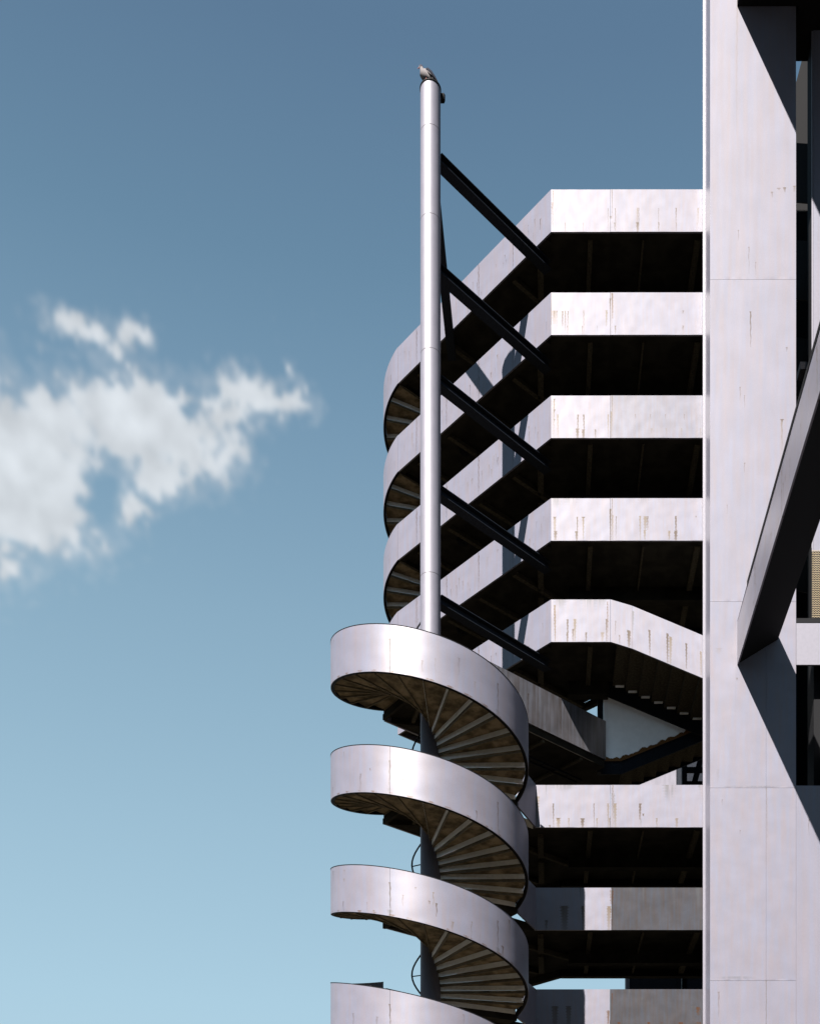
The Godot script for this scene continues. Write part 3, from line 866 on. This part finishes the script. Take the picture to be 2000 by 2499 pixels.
func side_walkways() -> void:
	var west := Vector2(-1, 0)
	var x := 4.93
	var hb := 16.35
	var top := 17.47
	var t := thing("side_walkway", "cantilevered walkway jutting out from the pylon towards the viewer, black underside", "walkway", V(Vector2(5.4, 29.0), hb))
	var cuts := [29.09, 26.9, 24.0, 21.1, 18.2, 15.3]
	for i in 5:
		var st := begin()
		plate(st, Vector2(x, cuts[i] - 0.003), Vector2(x, cuts[i + 1] + 0.003), hb, top, hb, top, 0.04, west, i * 0.2, i * 0.2 + 0.2)
		obj("parapet_panel", st, M.angled[1], t)
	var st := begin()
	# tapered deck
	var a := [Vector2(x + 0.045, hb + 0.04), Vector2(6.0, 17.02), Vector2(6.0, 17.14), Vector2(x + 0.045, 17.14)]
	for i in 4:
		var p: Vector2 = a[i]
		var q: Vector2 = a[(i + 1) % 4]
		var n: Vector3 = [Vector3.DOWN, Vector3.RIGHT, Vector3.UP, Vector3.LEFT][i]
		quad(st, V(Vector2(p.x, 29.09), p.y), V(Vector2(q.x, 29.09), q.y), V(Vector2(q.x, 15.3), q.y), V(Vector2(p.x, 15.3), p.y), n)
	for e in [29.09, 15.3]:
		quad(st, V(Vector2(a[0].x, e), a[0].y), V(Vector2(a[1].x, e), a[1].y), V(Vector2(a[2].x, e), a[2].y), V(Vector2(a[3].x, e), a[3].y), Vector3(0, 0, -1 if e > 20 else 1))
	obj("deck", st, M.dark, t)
	st = begin()
	rect(st, x - 0.01, x + 0.07, 15.3, 27.6, top + 0.004, top + 0.13)
	var hr := obj("handrail", st, M.dark, t)
	st = begin()
	tube(st, [V(Vector2(x + 0.03, 27.6), top + 0.07), V(Vector2(x + 0.03, 28.1), top + 0.05), V(Vector2(x + 0.03, 29.08), top + 0.02)], [0.03, 0.03, 0.03])
	tube(st, [V(Vector2(x + 0.03, 27.9), top + 0.05), V(Vector2(x + 0.03, 28.0), top - 0.02)], [0.02, 0.02])
	obj("rail_end", st, M.dark, hr)
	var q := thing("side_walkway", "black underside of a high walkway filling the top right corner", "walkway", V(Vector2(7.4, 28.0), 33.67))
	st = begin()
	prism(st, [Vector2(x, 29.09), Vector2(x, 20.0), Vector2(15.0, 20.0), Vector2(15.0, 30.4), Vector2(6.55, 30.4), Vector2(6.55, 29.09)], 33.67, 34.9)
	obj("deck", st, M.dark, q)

# ------------------------------------------------------------------ things behind
func behind() -> void:
	var south := Vector2(0, -1)
	var t := thing("tower_block", "distant pale tower block glimpsed between the gallery decks", "building", V(Vector2(4.45, 46.5), -EYE))
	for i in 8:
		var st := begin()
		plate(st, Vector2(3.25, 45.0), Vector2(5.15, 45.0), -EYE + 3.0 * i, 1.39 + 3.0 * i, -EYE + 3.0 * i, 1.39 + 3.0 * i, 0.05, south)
		obj("wall_panel", st, M.paint if i > 4 else M.beam, t)  # lower panels and core near-black: shade of the decks painted into the colour
	var st := begin()
	rect(st, 3.27, 6.4, 45.06, 48.0, -EYE, 22.2)
	obj("core", st, M.beam, t)
	st = begin()
	rect(st, 3.10, 3.24, 44.98, 45.2, -EYE, 22.2)
	obj("corner_post", st, M.clean, t)
	var q := thing("braced_frame", "dark navy braced steel frame beside the pylon behind the rear flight", "frame", V(Vector2(4.5, 35.2), -EYE))
	for px in [4.20, 4.95]:
		st = begin()
		rect(st, px, px + 0.16, 35.1, 35.3, -EYE, 17.2)
		obj("post", st, M.beam, q)
	for h in [16.35, 15.9]:
		st = begin()
		rect(st, 4.365, 4.945, 35.14, 35.24, h, h + 0.16)
		obj("rail", st, M.beam, q)
	st = begin()
	plate(st, Vector2(4.42, 35.06), Vector2(4.85, 35.06), 15.0, 15.7, 16.6, 17.3, 0.03, south)
	obj("brace", st, M.beam, q)

# unseen blocks added round the camera to cut low sky light and deepen shade
func unseen_blocks() -> void:
	var rows := [[-48.0, -20.0, 16.0, 40.0, 16.0], [-19.0, 8.0, 18.0, 42.0, 18.5], [9.0, 40.0, 15.0, 40.0, 15.5], [41.0, 70.0, -30.0, 30.0, 17.0], [-80.0, -50.0, -32.0, 26.0, 18.0]]
	var words := ["added dark block behind the viewer on the left, cutting low sky light", "added tall dark block straight behind the viewer, cutting low sky light", "added dark block behind the viewer on the right, cutting low sky light", "added dark block to the right outside the view, cutting low sky light", "added dark block to the left outside the view, cutting low sky light"]
	for i in rows.size():
		var r: Array = rows[i]
		var t := thing("added_block", words[i], "building", Vector3((r[0] + r[1]) * 0.5, 0, (r[2] + r[3]) * 0.5), "added unseen blocks that cut low sky light")
		var st := begin()
		rect(st, r[0], r[1], -r[3], -r[2], -EYE, r[4])
		obj("walls", st, M.brick, t)
		st = begin()
		rect(st, r[0] - 0.3, r[1] + 0.3, -r[3] - 0.3, -r[2] + 0.3, r[4] + 0.001, r[4] + 0.5)
		obj("roof_slab", st, M.dark, t)

# ------------------------------------------------------------------ bird on the mast
func bird() -> void:
	var c := Vector2(-3.075, 27.66)
	var h := 30.085
	var P := func(x: float, y: float, z := 0.0) -> Vector3: return V(c + Vector2(x, z) * 1.08, h + y * 1.08)
	var t := thing("bird", "white-breasted bird with dark wings perched on top of the mast, facing left", "bird", V(c, h))
	var st := begin()
	# one continuous body from tail to crown
	tube(st, [P.call(0.235, 0.03), P.call(0.17, 0.085), P.call(0.10, 0.135), P.call(0.03, 0.165), P.call(-0.03, 0.19), P.call(-0.075, 0.235), P.call(-0.095, 0.285), P.call(-0.105, 0.322), P.call(-0.115, 0.352), P.call(-0.132, 0.372), P.call(-0.152, 0.370), P.call(-0.168, 0.360)],
		[0.014, 0.042, 0.086, 0.116, 0.122, 0.098, 0.058, 0.046, 0.049, 0.050, 0.038, 0.014], 16)
	obj("body", st, M.feather, t)
	st = begin()
	tube(st, [P.call(-0.103, 0.326), P.call(-0.114, 0.354), P.call(-0.131, 0.376), P.call(-0.152, 0.374), P.call(-0.166, 0.363)], [0.042, 0.051, 0.052, 0.040, 0.016], 14)
	obj("hood", st, M.hood, t)
	st = begin()
	tube(st, [P.call(-0.160, 0.362), P.call(-0.182, 0.352), P.call(-0.202, 0.338)], [0.013, 0.009, 0.002], 8)
	obj("beak", st, M.beak, t)
	for s in [-1.0, 1.0]:
		st = begin()
		tube(st, [P.call(-0.035, 0.235, 0.075 * s), P.call(0.03, 0.215, 0.092 * s), P.call(0.11, 0.155, 0.085 * s), P.call(0.19, 0.085, 0.055 * s), P.call(0.265, 0.02, 0.02 * s)], [0.022, 0.052, 0.050, 0.034, 0.006], 10, 0.55)
		var wg := obj("wing", st, M.wing, t)
		st = begin()
		tube(st, [P.call(-0.03, 0.222, 0.088 * s), P.call(0.05, 0.158, 0.108 * s), P.call(0.12, 0.095, 0.098 * s)], [0.008, 0.010, 0.005], 6)
		obj("wing_edge", st, M.feather, wg)
		st = begin()
		tube(st, [P.call(0.0, 0.10, 0.04 * s), P.call(-0.005, 0.045, 0.042 * s), P.call(0.0, 0.004, 0.042 * s)], [0.018, 0.008, 0.006], 6)
		tube(st, [P.call(0.02, 0.006, 0.042 * s), P.call(-0.045, 0.005, 0.046 * s)], [0.006, 0.004], 6)
		obj("leg", st, M.beak, t)
		st = begin()
		tube(st, [P.call(-0.146, 0.382, 0.024 * s), P.call(-0.150, 0.382, 0.031 * s)], [0.007, 0.004], 6)
		obj("eye", st, M.dark, t)

# ------------------------------------------------------------------ sky with its clouds, by azimuth and elevation
func sky_picture(expo: float) -> ImageTexture:
	var w := 2048
	var hh := 1024
	var im := Image.create(w, hh, false, Image.FORMAT_RGBAF)
	# sky colours as seen: [elevation in degrees, r, g, b] in sRGB
	var stops := [[-90.0, 150, 175, 190], [0.0, 190, 217, 231], [13.9, 172, 206, 225], [22.2, 156, 190, 211], [30.4, 138, 172, 195], [37.4, 119, 153, 179], [42.3, 104, 138, 165], [48.3, 93, 123, 152], [65.0, 80, 110, 140], [90.0, 72, 101, 130]]
	var row_color := func(el: float) -> Color:
		for i in stops.size() - 1:
			if el <= stops[i + 1][0]:
				var f: float = (el - stops[i][0]) / (stops[i + 1][0] - stops[i][0])
				return Color(lerpf(stops[i][1], stops[i + 1][1], f) / 255.0, lerpf(stops[i][2], stops[i + 1][2], f) / 255.0, lerpf(stops[i][3], stops[i + 1][3], f) / 255.0).srgb_to_linear()
		return Color(0.1, 0.2, 0.3)
	for y in hh:
		var el := 90.0 - (y + 0.5) / hh * 180.0
		var c: Color = row_color.call(el)
		im.fill_rect(Rect2i(0, y, w, 1), Color(c.r / expo, c.g / expo, c.b / expo, 1.0))
	# cloud lobes: [azimuth, elevation, half width, half height, weight] in degrees
	var lobes := CLOUD
	var warp := FastNoiseLite.new()
	warp.seed = 5; warp.frequency = 0.16; warp.fractal_octaves = 5; warp.fractal_gain = 0.6
	var body := FastNoiseLite.new()
	body.seed = 23; body.frequency = 0.22; body.fractal_octaves = 5; body.fractal_gain = 0.5
	for y in range(int((90.0 - 44.0) / 180.0 * hh), int((90.0 - 24.0) / 180.0 * hh)):
		for x in range(int((360.0 - 36.0) / 360.0 * w), int((360.0 - 9.0) / 360.0 * w)):
			var az := (x + 0.5) / w * 360.0 - 360.0
			var el := 90.0 - (y + 0.5) / hh * 180.0
			var a := az + 0.55 * warp.get_noise_2d(az * 3.0, el * 4.2) + 0.4 * warp.get_noise_2d(az * 9.0 + 70.0, el * 12.6)
			var e := el + 0.4 * warp.get_noise_2d(az * 3.0 + 200.0, el * 4.2) + 0.28 * warp.get_noise_2d(az * 9.0 + 270.0, el * 12.6)
			var s := -1.0
			var cut := 0.0
			for l in lobes:
				var q: float = sqrt(pow((a - l[0]) / l[2], 2.0) + pow((e - l[1]) / l[3], 2.0))
				if l[4] > 0.0:
					var one: float = l[4] * 1.15 - q
					var k := clampf(0.5 + 0.5 * (s - one) / 0.2, 0.0, 1.0)      # smooth union
					s = lerpf(one, s, k) + 0.2 * k * (1.0 - k)
				else:
					cut += -l[4] * exp(-q * q * 1.2)
			s -= cut
			s += 0.55 * body.get_noise_2d(az * 4.5, el * 6.3) * (1.0 - 0.65 * smoothstep(0.15, 0.6, s))
			var cover := 0.22 * smoothstep(-0.75, 0.0, s) + 0.78 * smoothstep(-0.14, 0.38, s)
			if cover <= 0.0:
				continue
			var old := im.get_pixel(x, y)
			var bright := 0.70 + 0.08 * clampf(s, 0.0, 1.0) + 0.16 * body.get_noise_2d(az * 2.0 + 40.0, el * 2.8)
			var white := Color(bright * 0.93, bright * 0.985, bright * 1.04).clamp(Color(0, 0, 0), Color(2, 2, 2))
			im.set_pixel(x, y, Color(lerpf(old.r, white.r / expo, cover * 0.93), lerpf(old.g, white.g / expo, cover * 0.93), lerpf(old.b, white.b / expo, cover * 0.93), 1.0))
	return ImageTexture.create_from_image(im)

func materials() -> void:
	var base := srgb(0.09104, 0.09094, 0.122)
	var base_grey := srgb(0.0264, 0.02702, 0.03312)
	var marks := gallery_marks()
	var wz := FastNoiseLite.new()
	wz.seed = 77; wz.frequency = 0.012; wz.fractal_octaves = 2
	var wt := NoiseTexture2D.new()
	wt.width = 512; wt.height = 128; wt.noise = wz; wt.as_normal_map = true; wt.bump_strength = 6.0
	M.wave = wt
	M.fronts = []
	M.fronts_right = []
	M.angled = []
	for k in 8:
		var m := paint(weathered(768, 224, base, 100 + k, marks[k]))
		M.fronts.append(m)
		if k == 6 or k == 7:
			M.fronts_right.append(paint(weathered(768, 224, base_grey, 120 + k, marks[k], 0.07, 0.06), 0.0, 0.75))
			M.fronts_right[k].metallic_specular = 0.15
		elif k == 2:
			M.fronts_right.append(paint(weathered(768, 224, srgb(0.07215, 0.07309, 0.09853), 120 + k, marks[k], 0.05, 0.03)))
		else:
			M.fronts_right.append(m)
	for k in 5:
		var extra := scatter_marks(300 + k, 26, [0.44, 0.78, 0.3, 0.6], 0.6, [0, 0, 2])
		for c in [1.55, 3.04, 4.53, 6.02]:
			extra.append([c / 7.01, 0.02, 0.99, 2.5, 0.55, 0])
			extra.append([c / 7.01, 0.1, 0.9, 5.0, 0.55, 3])
		M.angled.append(paint(weathered(768, 160, base, 200 + k, extra)))
	M.turns = []
	for k in 4:
		var extra := scatter_marks(400 + k, [10, 16, 46, 14][k], [0.1, 0.3, 0.5, 0.62, 0.78, 0.93], [0.45, 0.55, 0.8, 0.5][k], [0, 0, 2, 3])
		for c in [192.0, 254.0, 316.0]:
			extra.append([(c - 127.0) / 261.0, 0.3, 0.99, 3.0, 0.6, 0])
			extra.append([(c - 127.0) / 261.0, 0.88, 1.0, 14.0, 0.5, 1])
		for i in 14:
			extra.append([0.25 + i * 0.04, 0.965, 1.0, 20.0, 0.6, 3])
		M.turns.append(paint(weathered(1024, 128, base, 500 + k, extra, 0.035, 0.018)))
	M.pylon = []
	var pm := [
		[[0.45, 0.915, 0.985, 2, 0.5, 0], [0.53, 0.955, 0.99, 2, 0.35, 0], [0.87, 0.758, 0.772, 8, 0.6, 0], [0.80, 0.76, 0.766, 10, 0.35, 0], [0.72, 0.77, 0.785, 6, 0.4, 0], [0.98, 0.755, 0.77, 8, 0.4, 0], [0.315, 0.25, 0.62, 4, 0.28, 2], [0.33, 0.87, 0.90, 3, 0.4, 0]],
		[[0.47, 0.10, 0.21, 4, 0.8, 0], [0.35, 0.334, 0.375, 2, 0.6, 0], [0.40, 0.36, 0.40, 2, 0.5, 0], [0.89, 0.21, 0.225, 5, 0.35, 0], [0.835, 0.436, 0.53, 5, 0.65, 2], [0.835, 0.434, 0.444, 9, 0.7, 0], [0.40, 0.57, 0.60, 2, 0.6, 0], [0.20, 0.70, 0.73, 2, 0.3, 0]],
		[[0.09, 0.90, 0.97, 9, 0.35, 1], [0.31, 0.41, 0.425, 4, 0.6, 0], [0.30, 0.33, 0.99, 2, 0.2, 1], [0.10, 0.25, 0.28, 20, 0.2, 2], [0.5, 0.99, 1.0, 200, 0.4, 1]],
		[[0.14, 0.06, 0.09, 2, 0.5, 0], [0.35, 0.22, 0.24, 3, 0.35, 0], [0.3, 0.98, 1.0, 120, 0.35, 1], [0.655, 0.0, 1.0, 2, 0.4, 2]],
		[[0.1, 0.03, 0.1, 5, 0.3, 0], [0.655, 0.0, 1.0, 2, 0.4, 2]]]
	for k in 5:
		M.pylon.append(paint(weathered(256, 768, base, 600 + k, pm[k], 0.028, 0.014)))
		M.pylon[k].normal_scale = 0.03
	M.bridge = paint(weathered(512, 128, srgb(0.06, 0.05944, 0.07038), 700, [[0.18, 0.45, 1.0, 12, 0.6, 0], [0.33, 0.3, 1.0, 5, 0.5, 0], [0.6, 0.02, 1.0, 4, 0.8, 3], [0.6, 0.02, 1.0, 3, 0.6, 0], [0.8, 0.2, 1.0, 2, 0.5, 2], [0.9, 0.3, 1.0, 2, 0.5, 2], [0.86, 0.5, 1.0, 2, 0.5, 2]], 0.1, 0.2), 0.3)
	M.paint = mottled(srgb(0.08248, 0.08268, 0.1114), srgb(0.09792, 0.09804, 0.1306), 0.02, 2.5, 0.15, 0.45, 3, 3.0)
	M.side = mottled(srgb(0.08592, 0.08731, 0.122), srgb(0.0996, 0.09982, 0.1349), 0.02, 1.5, 0.15, 0.45, 4, 2.0)
	M.clean = mottled(srgb(0.0996, 0.09982, 0.1285), srgb(0.1065, 0.107, 0.137), 0.03, 2.0, 0.15, 0.45, 6)
	M.white = mottled(srgb(0.76, 0.80, 0.86), srgb(0.80, 0.84, 0.90), 0.02, 3.0, 0.0, 0.5, 8)
	M.mast = mottled(srgb(0.08592, 0.08623, 0.1148), srgb(0.09616, 0.09696, 0.1276), 0.02, 1.2, 0.2, 0.55, 9, 4.0)
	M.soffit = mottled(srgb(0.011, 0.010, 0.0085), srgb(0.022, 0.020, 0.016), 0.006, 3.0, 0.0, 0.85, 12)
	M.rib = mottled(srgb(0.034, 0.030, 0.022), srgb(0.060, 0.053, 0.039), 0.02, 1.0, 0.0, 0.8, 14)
	M.tread = mottled(srgb(0.055, 0.045, 0.030), srgb(0.17, 0.138, 0.094), 0.007, 2.2, 0.0, 0.75, 16)
	M.riser = mottled(srgb(0.54, 0.57, 0.60), srgb(0.62, 0.65, 0.68), 0.02, 1.5, 0.0, 0.55, 18)
	M.lip = mottled(srgb(0.08, 0.07, 0.052), srgb(0.12, 0.105, 0.08), 0.02, 1.0, 0.0, 0.7, 15)
	M.seam = flat(srgb(0.028, 0.02316, 0.02318), 0.0, 0.8)
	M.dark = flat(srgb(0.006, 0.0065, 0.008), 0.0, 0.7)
	M.beam = mottled(srgb(0.007, 0.009, 0.014), srgb(0.012, 0.015, 0.022), 0.03, 1.0, 0.0, 0.6, 20)  # also used as painted-in shade on the tower block
	M.grey = flat(srgb(0.03, 0.031, 0.034), 0.0, 0.6)
	M.rust = mottled(srgb(0.06, 0.03, 0.014), srgb(0.22, 0.11, 0.045), 0.05, 0.5, 0.0, 0.9, 22)
	M.mesh = flat(srgb(0.16, 0.135, 0.10), 0.0, 0.7)
	M.feather = flat(srgb(0.1085, 0.1045, 0.1159), 0.0, 0.8)
	M.hood = flat(srgb(0.02583, 0.0268, 0.03863), 0.0, 0.8)
	M.wing = flat(srgb(0.01162, 0.0134, 0.02093), 0.0, 0.8)
	M.beak = flat(srgb(0.168, 0.0616, 0.056), 0.0, 0.6)
	M.brick = mottled(srgb(0.05, 0.045, 0.042), srgb(0.07, 0.062, 0.056), 0.03, 8.0, 0.0, 0.9, 33)
	M.ground = mottled(srgb(0.042, 0.037, 0.029), srgb(0.06, 0.054, 0.043), 0.02, 6.0, 0.0, 0.9, 30)

func _ready() -> void:
	# camera with a shifted lens: level, so that uprights stay upright
	var expo := 5.6
	var cam := Camera3D.new()
	cam.name = "camera"
	cam.projection = Camera3D.PROJECTION_FRUSTUM
	cam.near = 0.1
	cam.far = 4000.0
	cam.size = 0.1 * 2499.0 / 2700.0
	cam.frustum_offset = Vector2(0.1 * (1000.0 - 1340.0) / 2700.0, 0.1 * (3140.0 - 1249.5) / 2700.0)
	add_child(cam)
	cam.position = Vector3(0, EYE, 0)
	cam.current = true
	var env := Environment.new()
	env.tonemap_mode = Environment.TONE_MAPPER_LINEAR
	env.tonemap_exposure = expo
	env.background_mode = Environment.BG_SKY
	var pano := PanoramaSkyMaterial.new()
	pano.panorama = sky_picture(expo)
	var sky := Sky.new()
	sky.sky_material = pano
	env.sky = sky
	env.sdfgi_enabled = true
	env.ssao_enabled = true
	env.ssil_enabled = true
	var we := WorldEnvironment.new()
	we.environment = env
	we.name = "world_environment"
	add_child(we)
	var sun := DirectionalLight3D.new()
	sun.name = "sun"
	sun.light_energy = 1.6
	sun.light_color = Color(1.0, 0.96, 0.905)
	sun.light_angular_distance = 0.5
	sun.shadow_enabled = true
	add_child(sun)
	sun.look_at_from_position(Vector3(0, 60, 0), Vector3(0, 60, 0) + Vector3(0.52, -1.12, -1.0))
	materials()
	var st := begin()
	quad(st, Vector3(-600, 0, 600), Vector3(600, 0, 600), Vector3(600, 0, -600), Vector3(-600, 0, -600), Vector3.UP)
	struct("ground", st, M.ground)
	unseen_blocks()
	pylons()
	side_walkways()
	for k in 8:
		gallery(k)
	front_spiral()
	rear_spiral()
	bridge()
	flights()
	tie_beams()
	behind()
	lamp_under(Vector2(-2.60, 34.35), LEVELS[1] - PH + 0.14, "round lamp under the second gallery's angled walkway")
	lamp_under(Vector2(-2.68, 34.35), LEVELS[2] - PH + 0.14, "round lamp under the third gallery's angled walkway")
	lamp_under(Vector2(-2.68, 34.35), LEVELS[3] - PH + 0.14, "round lamp under the fourth gallery's angled walkway, just above the top curl")
	bird()
